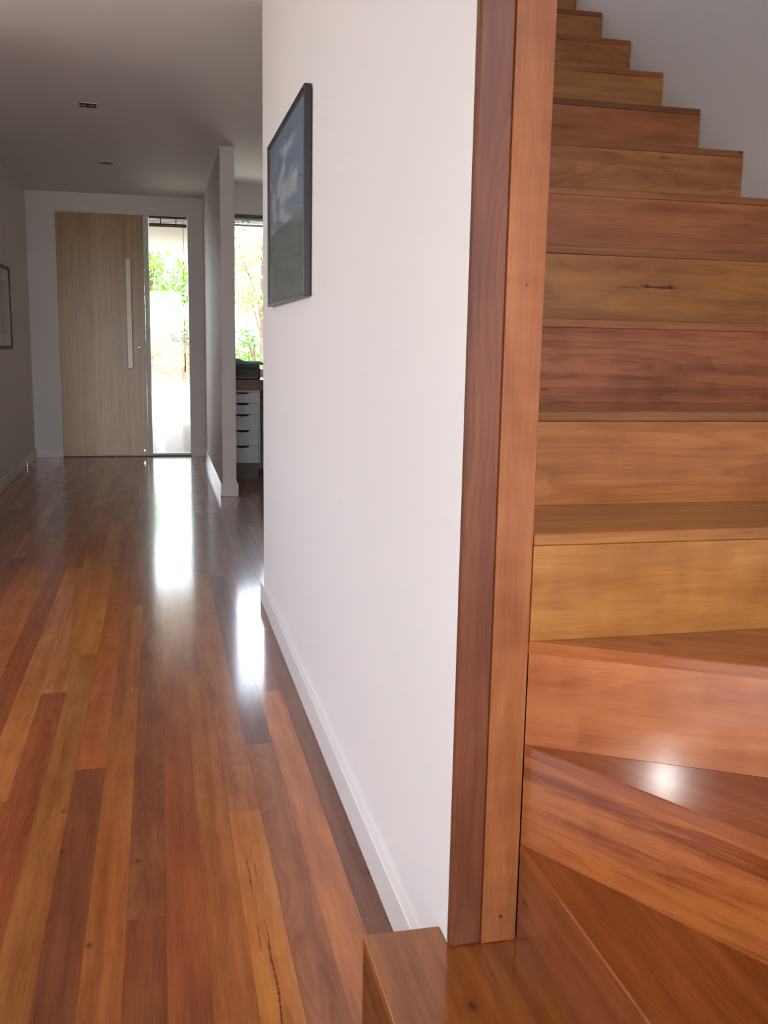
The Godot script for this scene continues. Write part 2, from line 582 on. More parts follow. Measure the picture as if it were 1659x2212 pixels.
	slab("plaster", Vector3(STAIR_X, 2.9, 4.3), Vector3(0.64, 4.9, 4.4), wall, wu)
	slab("plaster", Vector3(1.68, 2.9, 4.3), Vector3(STAIR_R, 4.9, 4.4), wall, wu)
	var w5 := node("window_5", self)
	structure(w5)
	slab("pane", Vector3(0.64, 2.9, 4.35), Vector3(1.68, 4.9, 4.356), M.pane_glass, w5)
	# ceilings
	var c := node("ceiling", self)
	structure(c, "white plasterboard ceiling of the hallway")
	slab("plasterboard", Vector3(-5.1, CEIL, BACK_Z - 0.12), Vector3(STAIR_X, CEIL + 0.03, 4.4), M.ceiling_paint, c)
	slab("plasterboard", Vector3(STAIR_X, CEIL, OFFICE_Z - 0.12), Vector3(3.4, CEIL + 0.03, PART_END + 0.1), M.ceiling_paint, c)
	var c2 := node("ceiling_stairwell", self)
	structure(c2)
	slab("plasterboard", Vector3(WALL_X, 5.2, -6.3), Vector3(STAIR_R + 0.1, 5.23, 4.4), M.ceiling_paint, c2)
	# eaves and roof above, so that light comes in through the openings only
	var rf := node("roof", self)
	structure(rf)
	slab("roof_slab", Vector3(-5.9, CEIL + 0.25, BACK_Z - 0.2), Vector3(WALL_X, CEIL + 0.35, 5.2), M.soffit_white, rf)
	slab("roof_slab", Vector3(STAIR_R + 0.1, CEIL + 0.25, OFFICE_Z - 1.6), Vector3(4.0, CEIL + 0.35, 5.2), M.soffit_white, rf)
	slab("roof_slab", Vector3(WALL_X, CEIL + 0.25, OFFICE_Z - 1.6), Vector3(STAIR_R + 0.1, CEIL + 0.35, -6.3), M.soffit_white, rf)
	var pw := node("wall_porch", self)
	structure(pw, "side walls of the entry porch")
	slab("masonry", Vector3(0.64, -0.2, -14.3), Vector3(0.76, 2.44, BACK_Z - 0.121), M.porch_render, pw)
	slab("masonry", Vector3(-2.6, -0.2, -14.3), Vector3(-2.48, 2.44, BACK_Z - 0.121), M.porch_render, pw)
	slab("porch_soffit", Vector3(-2.6, 2.44, -14.6), Vector3(0.80, 2.56, BACK_Z - 0.12), M.soffit_white, rf)

# a wall from a to b with a row of tall panes between the given mullion positions
func window_wall(called: String, win: String, a: Vector3, b: Vector3, sill: float, head: float, top: float, cuts: Array) -> void:
	var w := node(called, self, (a + b) / 2)
	structure(w)
	var dir := (b - a).normalized()
	var total := (b - a).length()
	w.rotation.y = atan2(-dir.z, dir.x)
	var put := func(nm: String, s0: float, s1: float, y0: float, y1: float, th: float, mat: Material, par: Node) -> void:
		slab(nm, Vector3(s0 - total / 2, y0, -th / 2), Vector3(s1 - total / 2, y1, th / 2), mat, par)
	put.call("plaster", 0.0, total, head, top, 0.1, M.wall_paint, w)
	put.call("plaster", 0.0, total, 0.0, sill, 0.1, M.wall_paint, w)
	put.call("plaster", 0.0, cuts[0], sill, head, 0.1, M.wall_paint, w)
	put.call("plaster", cuts[-1], total, sill, head, 0.1, M.wall_paint, w)
	var g := node(win, self, (a + b) / 2, w.rotation.y)
	structure(g)
	for i in cuts.size():
		put.call("mullion", cuts[i] - 0.03, cuts[i] + 0.03, sill, head, 0.06, M.dark_bronze, g)
		if i + 1 < cuts.size():
			put.call("pane", cuts[i] + 0.03, cuts[i + 1] - 0.03, sill, head, 0.006, M.pane_glass, g)

# ---------------------------------------------------------------- stair

func make_stair() -> void:
	var s := node("staircase", self, Vector3.ZERO)
	tag(s, "polished hardwood stair whose wedge-shaped steps wind round the timber post", "staircase")
	var T := 0.02
	var px := STAIR_X
	var pz := POST_Z + 0.002
	var oz := pz + (STAIR_R - STAIR_X)       # outer edge of the turn
	var tr := [Color8(146, 87, 44), Color8(143, 81, 42), Color8(132, 72, 42), Color8(135, 81, 44), Color8(127, 72, 42), Color8(142, 83, 44)]
	# first tread, notched round the wall end
	var lip := 0.3257
	var p1 := PackedVector2Array([Vector2(lip, -1.4913), Vector2(WALL_X - 0.0005, -1.4913), Vector2(WALL_X - 0.0005, POST_Z - 0.0185), Vector2(px + 0.015, POST_Z - 0.0185), Vector2(px + 0.015, oz), Vector2(lip, oz)])
	mi("tread", prism(p1, RISE - T, RISE, 0.0025, Vector2(0, 1), Vector2(0.2, 0.1)), wood(Color8(155, 90, 34), 0, 0.13), s)
	mi("riser", cbox(Vector3(oz + 1.4913 - 0.004, RISE - T, 0.018), 0.001, 0, Vector2(0.3, 0.6)), wood(Color8(113, 60, 28), 0, 0.13), s, Vector3(lip + 0.0095, (RISE - T) / 2, (oz - 1.4913) / 2), Vector3(0, PI / 2, 0))
	mi("riser", cbox(Vector3(WALL_X - lip - 0.02, RISE - T, 0.018), 0.001, 0, Vector2(0.1, 0.2)), wood(Color8(113, 60, 28), 0, 0.13), s, Vector3((lip + WALL_X) / 2 + 0.008, (RISE - T) / 2, -1.4913 + 0.0095))
	# winders: risers at 90, 60 and 30 degrees from the pivot
	var rim := [Vector2(px, oz), Vector2(px + (oz - pz) / tan(PI / 3), oz), Vector2(STAIR_R - 0.002, pz + (STAIR_R - px) * tan(PI / 6)), Vector2(STAIR_R - 0.002, pz)]
	var sr := STAIR_R - 0.002
	var polys := [
		PackedVector2Array([Vector2(px, pz), rim[0], rim[1]]),
		PackedVector2Array([Vector2(px, pz), rim[1], Vector2(sr, oz), rim[2]]),
		PackedVector2Array([Vector2(px, pz), rim[2], rim[3]]),
	]
	var riser_look := [[Color8(142, 78, 43), 0, Vector2(0.5, 0.3)], [Color8(160, 91, 42), 3, Vector2(0.1, 0.35)], [Color8(179, 114, 74), 2, Vector2(0.3, 0.55)]]
	for i in 3:
		var k := i + 2
		var a := Vector2(px, pz)
		var b: Vector2 = rim[i]
		var d := (b - a).normalized()
		var inward := Vector2(d.y, -d.x)
		if inward.dot(Vector2(1, -1)) < 0:
			inward = -inward
		var mid := (a + b) / 2 + inward * 0.0095 - d * 0.0148
		var ln := (b - a).length() - 0.03
		var look: Array = riser_look[i]
		mi("riser", cbox(Vector3(ln, RISE - T - 0.0002, 0.018), 0.0003, 0, look[2]), wood(look[0], look[1], 0.13), s, Vector3(mid.x, (k - 1) * RISE + (RISE - T) / 2, mid.y), Vector3(0, -d.angle(), 0))
		# the tread laps back under the next riser, and its grain follows its front edge
		var back: Vector2 = [Vector2(sin(PI / 3), -cos(PI / 3)), Vector2(sin(PI / 6), -cos(PI / 6)), Vector2(0, -1)][i] * 0.015
		var outer: Vector2 = rim[i + 1]
		polys[i].append(Vector2(minf(outer.x + back.x, sr), outer.y + back.y))
		polys[i].append(a + back)
		mi("tread", prism(polys[i], k * RISE - T, k * RISE, 0.0025, d, Vector2(0.31 * k, 0.23 * k)), wood([Color8(150, 82, 36), Color8(148, 82, 46), Color8(172, 104, 60)][i], 0, 0.13), s)
	# straight flight
	var flight := {
		5: [Color8(173, 119, 58), 2, Vector2(0.55, 0.2)], 6: [Color8(162, 102, 49), 1, Vector2(0.15, 0.5)], 7: [Color8(140, 80, 42), 3, Vector2(0.6, 0.7)], 8: [Color8(155, 103, 51), 4, Vector2(0.69, 0.712)],
		9: [Color8(153, 95, 55), 0, Vector2(0.2, 0.9)], 10: [Color8(157, 105, 57), 1, Vector2(0.8, 0.1)], 11: [Color8(150, 91, 54), 0, Vector2(0.4, 0.35)], 12: [Color8(155, 105, 57), 0, Vector2(0.7, 0.55)],
		13: [Color8(148, 95, 53), 1, Vector2(0.1, 0.8)], 14: [Color8(152, 99, 54), 0, Vector2(0.3, 0.25)], 15: [Color8(153, 99, 54), 0, Vector2(0.9, 0.65)], 16: [Color8(150, 97, 53), 0, Vector2(0.6, 0.45)],
	}
	var edge_tone := {5: Color8(163, 108, 54), 6: Color8(130, 83, 41), 7: Color8(140, 86, 44), 8: Color8(140, 89, 48), 9: Color8(147, 94, 51), 10: Color8(135, 84, 46), 11: Color8(113, 70, 39)}
	for k in range(5, 17):
		var z := pz - (k - 5) * GOING
		var x0 := STAIR_X + 0.001
		var wide := STAIR_R - 0.002 - x0
		var look: Array = flight[k]
		mi("riser", cbox(Vector3(wide, RISE - T - 0.0002, 0.018), 0.0003, 0, look[2]), wood(look[0], look[1], 0.13), s, Vector3(x0 + wide / 2, (k - 1) * RISE + (RISE - T) / 2, z - 0.0095))
		if k < 16:
			var tone: Color = edge_tone.get(k, tr[k % tr.size()])
			mi("tread", cbox(Vector3(wide, T, GOING + 0.016), 0.0022, 0, Vector2(0.37 * k, 0.19 * k)), wood(tone, 0, 0.13), s, Vector3(x0 + wide / 2, k * RISE - T / 2, z - (GOING + 0.016) / 2))
	# closed outer side of the turn
	var side := PackedVector2Array([Vector2(lip, 0), Vector2(sr, 0), Vector2(sr, 3 * RISE - T), Vector2(rim[1].x, 3 * RISE - T), Vector2(rim[1].x, 2 * RISE - T), Vector2(px, 2 * RISE - T), Vector2(px, RISE - T), Vector2(lip, RISE - T)])
	var m := prism(side, -0.018, -0.001, 0.001, Vector2(1, 0))
	var panel := mi("side_panel", m, wood(Color8(170, 100, 60), 0, 0.13), s)
	panel.transform = Transform3D(Basis(Vector3(1, 0, 0), Vector3(0, 0, 1), Vector3(0, 1, 0)), Vector3(0, 0, oz))

	# timber post that caps the wall end: two boards side by side
	var post := node("timber_post", self, Vector3(0, RISE + 0.0003, POST_Z))
	tag(post, "tall hardwood post of a dark and a light board capping the wall end", "post")
	var split := 0.5178
	var high := 5.2 - RISE
	var db := mi("board", cbox(Vector3(split - WALL_X - 0.0002, high, 0.02), 0.0035, 1, Vector2(0.15, 0.4)), wood(Color8(116, 67, 45), 1, 0.3), post, Vector3((WALL_X + split) / 2, high / 2, -0.01))
	db.set_meta("label", "dark brown board")
	var lb := mi("board", cbox(Vector3(STAIR_X - split - 0.0002, high, 0.02), 0.0012, 1, Vector2(0.6, 0.15)), wood(Color8(162, 101, 60), 2, 0.22), post, Vector3((STAIR_X + split) / 2, high / 2, -0.01))
	lb.set_meta("label", "light reddish board")
	var plug := cyl(0.0032, 0.003, 14)
	for y in [0.047]:
		mi("screw_plug", plug, M.knob_dark, post, Vector3(0.5512, y, -0.0006), Vector3(PI / 2, 0, 0))
	for y in [1.098]:
		mi("screw_plug", cyl(0.0016, 0.003, 12), M.knob_dark, post, Vector3(0.5502, y, -0.0006), Vector3(PI / 2, 0, 0))

# ---------------------------------------------------------------- front door, side light, windows

func make_door() -> void:
	var d := node("door_1", self, Vector3(0, 0, BACK_Z))
	structure(d, "tall timber front door with a long pull handle")
	var leaf := node("door_leaf", d)
	# vertical boards of the door face
	var edges := [-0.946, -0.842, -0.738, -0.62, -0.508, -0.396, -0.286, -0.186, -0.111]
	var tones := [Color8(192, 147, 81), Color8(194, 152, 87), Color8(189, 145, 79), Color8(206, 161, 94), Color8(198, 155, 89), Color8(192, 147, 81), Color8(200, 157, 91), Color8(190, 148, 84)]
	for i in tones.size():
		mi("door_board", cbox(Vector3(edges[i + 1] - edges[i] - 0.0002, 2.4006, 0.04), 0.0002, 1, Vector2(0.21 * i, 0.33 * i)), wood(tones[i], 5, 0.3), leaf, Vector3((edges[i] + edges[i + 1]) / 2, 1.2093, -0.035))
	var handle := node("pull_handle", d)
	slab("bar", Vector3(-0.292, 0.906, 0.040), Vector3(-0.240, 1.982, 0.056), M.steel, handle, 0.003)
	for y in [1.05, 1.84]:
		mi("standoff", cyl(0.011, 0.058), M.steel, handle, Vector3(-0.266, y, 0.013), Vector3(PI / 2, 0, 0))
	var lock := node("lock", d)
	mi("rose", lathe([Vector2(0, 0.012), Vector2(0.012, 0.012), Vector2(0.016, 0.008), Vector2(0.016, 0)], 20), M.steel, lock, Vector3(-0.176, 1.117, -0.0155), Vector3(PI / 2, 0, 0))
	slab("thumb_turn", Vector3(-0.186, 1.112, -0.004), Vector3(-0.166, 1.122, 0.012), M.chrome, lock, 0.002)
	var bolt := node("foot_bolt", d)
	slab("plate", Vector3(-0.158, 0.04, -0.0155), Vector3(-0.133, 0.085, -0.011), M.steel, bolt, 0.001)
	mi("bolt_pin", cyl(0.008, 0.018), M.chrome, bolt, Vector3(-0.1455, 0.063, -0.003), Vector3(PI / 2, 0, 0))
	slab("threshold", Vector3(-0.951, -0.014, -0.1), Vector3(0.33, 0.008, -0.0002), M.dark_bronze, d, 0.001)
	var fr := node("trim_1", self, Vector3(0, 0, BACK_Z))
	structure(fr, "narrow white frame around the door and side light")
	slab("jamb", Vector3(-0.951, 0.008, -0.1), Vector3(-0.9472, 2.43, 0.0), M.frame_white, fr)
	slab("jamb", Vector3(-0.110, 0.008, -0.11), Vector3(-0.064, 2.411, 0.004), M.frame_white, fr, 0.0015)
	slab("head", Vector3(-0.951, 2.411, -0.11), Vector3(0.330, 2.43, 0.002), M.frame_white, fr, 0.0015)
	slab("sill", Vector3(-0.064, 0.008, -0.1), Vector3(0.322, 0.03, -0.02), M.frame_white, fr, 0.0015)
	slab("jamb", Vector3(0.322, 0.008, -0.11), Vector3(0.33, 2.411, 0.002), M.frame_white, fr, 0.0015)
	var w := node("window_1", self, Vector3(0, 0, BACK_Z))
	structure(w, "tall narrow glass side light beside the front door")
	slab("pane", Vector3(-0.064, 0.03, -0.075), Vector3(0.322, 2.411, -0.069), M.pane_glass, w)

	# raised venetian blind at the head of the side light
	var b := node("venetian_blind", self, Vector3(0, 0, BACK_Z + 0.0))
	tag(b, "dark slatted blind drawn up at the top of the narrow side light", "blind")
	slab("head_rail", Vector3(-0.058, 2.392, -0.05), Vector3(0.316, 2.4105, -0.015), M.blind_slat, b, 0.002)
	for i in 3:
		var sl := slab("slat", Vector3(-0.055, -0.0012, -0.0125), Vector3(0.313, 0.0012, 0.0125), M.blind_slat, b, 0.0008)
		sl.position = Vector3(0.129, 2.383 - i * 0.0135, -0.032)
	for i in 6:
		var sl := slab("slat", Vector3(-0.055, -0.0012, -0.0125), Vector3(0.313, 0.0012, 0.0125), M.blind_slat, b, 0.0008)
		sl.position = Vector3(0.129, 2.3435 - i * 0.0028, -0.032)
	slab("bottom_rail", Vector3(-0.056, 2.312, -0.044), Vector3(0.314, 2.326, -0.02), M.blind_slat, b, 0.002)
	for x in [0.06, 0.21]:
		slab("ladder_tape", Vector3(x - 0.005, 2.326, -0.019), Vector3(x + 0.005, 2.392, -0.0185), M.blind_slat, b)
	mi("cord", cyl(0.0022, 1.30, 8), M.blind_slat, b, Vector3(0.278, 1.72, -0.012))
	mi("cord_tassel", lathe([Vector2(0.0022, 0.2), Vector2(0.005, 0.18), Vector2(0.0065, 0.02), Vector2(0.003, 0)], 10), M.dark_bronze, b, Vector3(0.278, 0.87, -0.012))

	# study window
	var w2 := node("window_2", self, Vector3(0, 0, OFFICE_Z))
	structure(w2, "study window looking onto the garden")
	slab("pane", Vector3(0.66, 0.94, -0.083), Vector3(1.21, 2.29, -0.077), M.pane_glass, w2)
	slab("frame", Vector3(0.62, 0.9, -0.1), Vector3(0.66, 2.33, -0.04), M.frame_white, w2, 0.002)
	slab("frame", Vector3(1.21, 0.9, -0.1), Vector3(1.25, 2.33, -0.04), M.frame_white, w2, 0.002)
	slab("frame", Vector3(0.66, 2.29, -0.1), Vector3(1.21, 2.33, -0.04), M.frame_white, w2, 0.002)
	slab("frame", Vector3(0.66, 0.9, -0.1), Vector3(1.21, 0.94, -0.04), M.frame_white, w2, 0.002)
	var b2 := node("venetian_blind", self, Vector3(0, 0, OFFICE_Z))
	tag(b2, "greenish slatted blind bunched at the top of the study window", "blind")
	slab("head_rail", Vector3(0.63, 2.295, -0.035), Vector3(1.24, 2.326, 0.012), M.blind_slat, b2, 0.002)
	for i in 7:
		slab("slat", Vector3(0.635, 2.252 + i * 0.006, -0.025), Vector3(1.235, 2.2545 + i * 0.006, 0.003), M.blind_slat, b2, 0.0008)
	slab("bottom_rail", Vector3(0.635, 2.226, -0.024), Vector3(1.235, 2.246, 0.002), M.frame_white, b2, 0.002)

# ---------------------------------------------------------------- study

func make_study() -> void:
	var k := node("drawer_unit", self, Vector3(0, 0, -8.46))
	tag(k, "white five-drawer unit with cut-out grips under the study desk", "drawers")
	var x0 := 0.6
	var x1 := 0.8597
	slab("side", Vector3(x0, 0.146, -0.58), Vector3(x0 + 0.015, 0.778, -0.018), M.drawer_white, k, 0.001)
	slab("side", Vector3(x1 - 0.015, 0.146, -0.58), Vector3(x1, 0.778, 0.0), M.drawer_white, k, 0.001)
	slab("top", Vector3(x0 + 0.015, 0.763, -0.58), Vector3(x1 - 0.015, 0.778, 0.0), M.drawer_white, k, 0.001)
	slab("back", Vector3(x0 + 0.015, 0.161, -0.58), Vector3(x1 - 0.015, 0.763, -0.565), M.drawer_white, k, 0.001)
	slab("bottom", Vector3(x0 + 0.015, 0.146, -0.58), Vector3(x1 - 0.015, 0.161, -0.018), M.drawer_white, k, 0.001)
	slab("plinth", Vector3(x0 + 0.02, 0.0, -0.56), Vector3(x1 - 0.02, 0.146, -0.03), M.plinth_grey, k, 0.001)
	var tops := [0.762, 0.668, 0.571, 0.433, 0.297, 0.146]
	for i in 5:
		var d := node("drawer", k)
		var t: float = tops[i] - 0.0015
		var b: float = tops[i + 1] + 0.0015
		# front with a bowl-shaped grip cut into its top edge
		var sh := PackedVector2Array([Vector2(x0 + 0.016, b), Vector2(x1 - 0.016, b), Vector2(x1 - 0.016, t)])
		for s in 9:
			var a := PI * s / 8.0
			sh.append(Vector2(0.709 + 0.055 * cos(a), t - 0.018 * pow(sin(a), 0.6)))
		sh.append(Vector2(x0 + 0.016, t))
		var f := mi("drawer_front", prism(sh, 0.0, 0.018, 0.0006, Vector2(1, 0)), M.drawer_white, d)
		f.transform = Transform3D(Basis(Vector3(1, 0, 0), Vector3(0, 0, 1), Vector3(0, 1, 0)), Vector3(0, 0, -0.018))
		slab("drawer_box", Vector3(x0 + 0.02, b + 0.01, -0.54), Vector3(x1 - 0.02, t - 0.03, -0.02), M.drawer_white, d)
	var desk := node("desk", self, Vector3(0, 0, -8.46))
	tag(desk, "brown timber desk below the study window", "desk")
	slab("desk_top", Vector3(0.5995, 0.7785, -0.738), Vector3(2.2, 0.868, 0.01), wood(Color8(150, 112, 84), 0, 0.4), desk, 0.003)
	slab("leg", Vector3(2.1, 0.0, -0.1), Vector3(2.16, 0.7785, -0.04), wood(Color8(150, 112, 84), 0, 0.4), desk, 0.003, 1)
	slab("leg", Vector3(2.1, 0.0, -0.7), Vector3(2.16, 0.7785, -0.64), wood(Color8(150, 112, 84), 0, 0.4), desk, 0.003, 1)
	var p := node("printer", self, Vector3(0.76, 0.8685, -8.62))
	tag(p, "dark grey printer standing on the study desk", "printer")
	slab("body", Vector3(-0.155, 0.0, -0.17), Vector3(0.105, 0.10, 0.14), M.printer_dark, p, 0.008)
	slab("lid", Vector3(-0.152, 0.1, -0.168), Vector3(0.102, 0.125, 0.135), M.printer_grey, p, 0.008)
	slab("paper_tray", Vector3(-0.13, 0.008, 0.14), Vector3(0.08, 0.02, 0.165), M.printer_grey, p, 0.002)
	slab("paper_sheet", Vector3(-0.12, 0.0205, 0.12), Vector3(0.07, 0.0225, 0.163), M.paper, p)
	# folded grey cloth heaped on the printer
	var st := SurfaceTool.new()
	st.begin(Mesh.PRIMITIVE_TRIANGLES)
	st.set_smooth_group(0)
	var n := FastNoiseLite.new()
	n.seed = 4
	n.frequency = 6.0
	var nu := 26
	var nv := 16
	var hgt := func(i: int, j: int) -> Vector3:
		var u := float(i) / nu
		var v := float(j) / nv
		var rim := clampf(minf(minf(u, 1 - u) * 9.0, minf(v, 1 - v) * 6.0), 0.0, 1.0)
		var y := (0.05 - 0.022 * smoothstep(0.25, 0.45, u) - 0.010 * smoothstep(0.85, 1.0, u) + 0.006 * n.get_noise_2d(u, v * 0.6)) * pow(rim, 0.45)
		return Vector3(lerpf(-0.152, 0.155, u), y, lerpf(-0.16, 0.14, v))
	for i in nu:
		for j in nv:
			var a: Vector3 = hgt.call(i, j)
			var b: Vector3 = hgt.call(i + 1, j)
			var c: Vector3 = hgt.call(i + 1, j + 1)
			var d: Vector3 = hgt.call(i, j + 1)
			for q in [a, b, c, a, c, d]:
				st.add_vertex(q)
	var flat := hgt
	for i in nu:
		for j in nv:
			var a: Vector3 = flat.call(i, j)
			var b: Vector3 = flat.call(i + 1, j)
			var c: Vector3 = flat.call(i + 1, j + 1)
			var d: Vector3 = flat.call(i, j + 1)
			for q in [a, c, b, a, d, c]:
				st.add_vertex(Vector3(q.x, 0, q.z))
	st.generate_normals()
	var cloth := mi("folded_cloth", st.commit(), plain("grey_cloth", Color8(128, 142, 140), 0.9), self, Vector3(0.76, 0.9945, -8.62))
	tag(cloth, "crumpled grey-green cloth lying on top of the printer", "cloth")
	# small lamp, nearly hidden by the short wall
	var l := node("desk_lamp", self, Vector3(0.63, 0.8685, -8.84))
	tag(l, "small dark desk lamp peeping out beside the short white wall", "lamp")
	mi("base", lathe([Vector2(0, 0), Vector2(0.03, 0), Vector2(0.03, 0.012), Vector2(0.006, 0.018), Vector2(0, 0.018)], 20), M.dark_bronze, l)
	mi("stem", cyl(0.005, 0.42, 10), M.dark_bronze, l, Vector3(0, 0.226, 0))
	mi("lamp_shade", lathe([Vector2(0.016, 0.55), Vector2(0.034, 0.50), Vector2(0.054, 0.362), Vector2(0.052, 0.362), Vector2(0.032, 0.497), Vector2(0.012, 0.548)], 24), M.dark_bronze, l)

# ---------------------------------------------------------------- pictures, ceiling fittings, door stop

func picture_texture() -> ImageTexture:
	var w := 320
	var h := 200
	var n := FastNoiseLite.new()
	n.seed = 77
	n.frequency = 0.012
	n.fractal_octaves = 5
	var im := Image.create(w, h, false, Image.FORMAT_RGB8)
	for y in h:
		for x in w:
			var v := float(y) / h
			var c: Color
			if v < 0.56:
				var cloud := smoothstep(0.05, 0.45, n.get_noise_2d(x * 0.9, y * 2.2) + 0.5 * (1.0 - absf(float(x) / w - 0.45) * 2.2) - absf(v - 0.38) * 1.2)
				c = Color8(76, 104, 134).lerp(Color8(112, 130, 142), v).lerp(Color8(186, 190, 190), cloud * 0.75)
			else:
				var s := n.get_noise_2d(x * 0.5, y * 6.0)
				c = Color8(62, 84, 92).lerp(Color8(88, 106, 104), clampf(0.5 + s, 0, 1))
			im.set_pixel(x, y, c)
	return ImageTexture.create_from_image(im)

# a framed picture standing in the x, y plane, its back at z = 0
func framed(o: Node3D, w: float, h: float, bar: float, deep: float, art: Material, mat_w: float) -> void:
	slab("frame_bar", Vector3(-w / 2, -h / 2, 0), Vector3(-w / 2 + bar, h / 2, deep), M.black_frame, o, 0.0015, 1)
	slab("frame_bar", Vector3(w / 2 - bar, -h / 2, 0), Vector3(w / 2, h / 2, deep), M.black_frame, o, 0.0015, 1)
	slab("frame_bar", Vector3(-w / 2 + bar, h / 2 - bar, 0), Vector3(w / 2 - bar, h / 2, deep), M.black_frame, o, 0.0015)
	slab("frame_bar", Vector3(-w / 2 + bar, -h / 2, 0), Vector3(w / 2 - bar, -h / 2 + bar, deep), M.black_frame, o, 0.0015)
	slab("backing", Vector3(-w / 2 + bar, -h / 2 + bar, 0.002), Vector3(w / 2 - bar, h / 2 - bar, deep - 0.012), M.mat_board, o)
	var q := QuadMesh.new()
	q.size = Vector2(w - 2 * bar - 2 * mat_w, h - 2 * bar - 2 * mat_w)
	mi("print", q, art, o, Vector3(0, 0, deep - 0.011))
	slab("glass", Vector3(-w / 2 + bar, -h / 2 + bar, deep - 0.006), Vector3(w / 2 - bar, h / 2 - bar, deep - 0.003), M.picture_glass, o)

func make_fittings() -> void:
	var art := plain("print_seascape", Color.WHITE, 0.6)
	art.albedo_texture = picture_texture()
	var z_near := -2.995
	var z_far := -3.99
	var p := node("framed_picture", self, Vector3(WALL_X - 0.004, 1.632, (z_near + z_far) / 2), -PI / 2)
	tag(p, "large blue-grey seascape in a thin black frame on the partition wall", "picture")
	framed(p, z_near - z_far, 0.612, 0.011, 0.022, art, 0.0)
	var art2 := plain("print_pale", Color8(190, 184, 176), 0.8)
	var p2 := node("framed_picture", self, Vector3(LEFT_X + 0.002, 1.43, -8.37), PI / 2)
	tag(p2, "black-framed picture with pale print on the left wall, cut by the photo edge", "picture")
	framed(p2, 1.0, 0.674, 0.03, 0.022, art2, 0.09)

	# twin downlights in the ceiling
	var first: Node3D
	for z in [-6.53, -8.535]:
		var d: Node3D
		if first == null:
			d = node("ceiling_light", self, Vector3(-0.383, CEIL, z))
			first = d
			tag(d, "rectangular twin downlight in the hallway ceiling, the one nearer the camera", "ceiling light", "hallway downlights")
			for s in [[-0.055, -0.05, -0.065, 0.065], [0.05, 0.055, -0.065, 0.065]]:
				slab("rim", Vector3(s[0], -0.004, s[2]), Vector3(s[1], 0.0, s[3]), M.frame_white, d, 0.0008)
			for s in [[-0.05, 0.05, -0.065, -0.06], [-0.05, 0.05, 0.06, 0.065]]:
				slab("rim", Vector3(s[0], -0.004, s[2]), Vector3(s[1], 0.0, s[3]), M.frame_white, d, 0.0008)
			slab("plate", Vector3(-0.05, -0.0015, -0.06), Vector3(0.05, 0.0, 0.06), M.dark_recess, d)
			for x in [-0.026, 0.026]:
				var g := mi("lamp", lathe([Vector2(0.021, 0), Vector2(0.023, -0.004), Vector2(0.018, -0.006), Vector2(0.012, -0.003), Vector2(0, -0.002)], 20), M.steel, d, Vector3(x, -0.0015, 0.01))
		else:
			d = first.duplicate()
			d.name = "ceiling_light_001"
			add_child(d)
			d.position = Vector3(-0.371, CEIL, z)
			d.set_meta("label", "rectangular twin downlight in the hallway ceiling, the one nearer the front door")

	var ds := node("door_stop", self, Vector3(LEFT_X + 0.026, 0, -9.43))
	tag(ds, "small bright steel door stop on the floor by the left wall", "door stop")
	mi("foot", lathe([Vector2(0, 0.006), Vector2(0.008, 0.006), Vector2(0.0095, 0.003), Vector2(0.0095, 0.0)], 18), M.chrome, ds)
	mi("stem", cyl(0.006, 0.046, 14), M.chrome, ds, Vector3(0, 0.029, 0))
	mi("buffer", lathe([Vector2(0, 0.066), Vector2(0.006, 0.065), Vector2(0.0085, 0.06), Vector2(0.0085, 0.052), Vector2(0, 0.052)], 18), M.frame_white, ds)

# ---------------------------------------------------------------- garden

func leaf_mesh(l: float, w: float) -> ArrayMesh:
	var st := SurfaceTool.new()
	st.begin(Mesh.PRIMITIVE_TRIANGLES)
	var mid := [Vector3(0, 0, 0), Vector3(0, 0.06 * l, 0.45 * l), Vector3(0, -0.05 * l, l)]
	var lf := Vector3(-w / 2, 0.05 * l + 0.12 * w, 0.42 * l)
	var rt := Vector3(w / 2, 0.05 * l + 0.12 * w, 0.42 * l)
	for t in [[mid[0], lf, mid[1]], [lf, mid[2], mid[1]], [mid[0], mid[1], rt], [mid[1], mid[2], rt]]:
		for v in t:
			st.add_vertex(v)
	st.generate_normals()
	return st.commit()

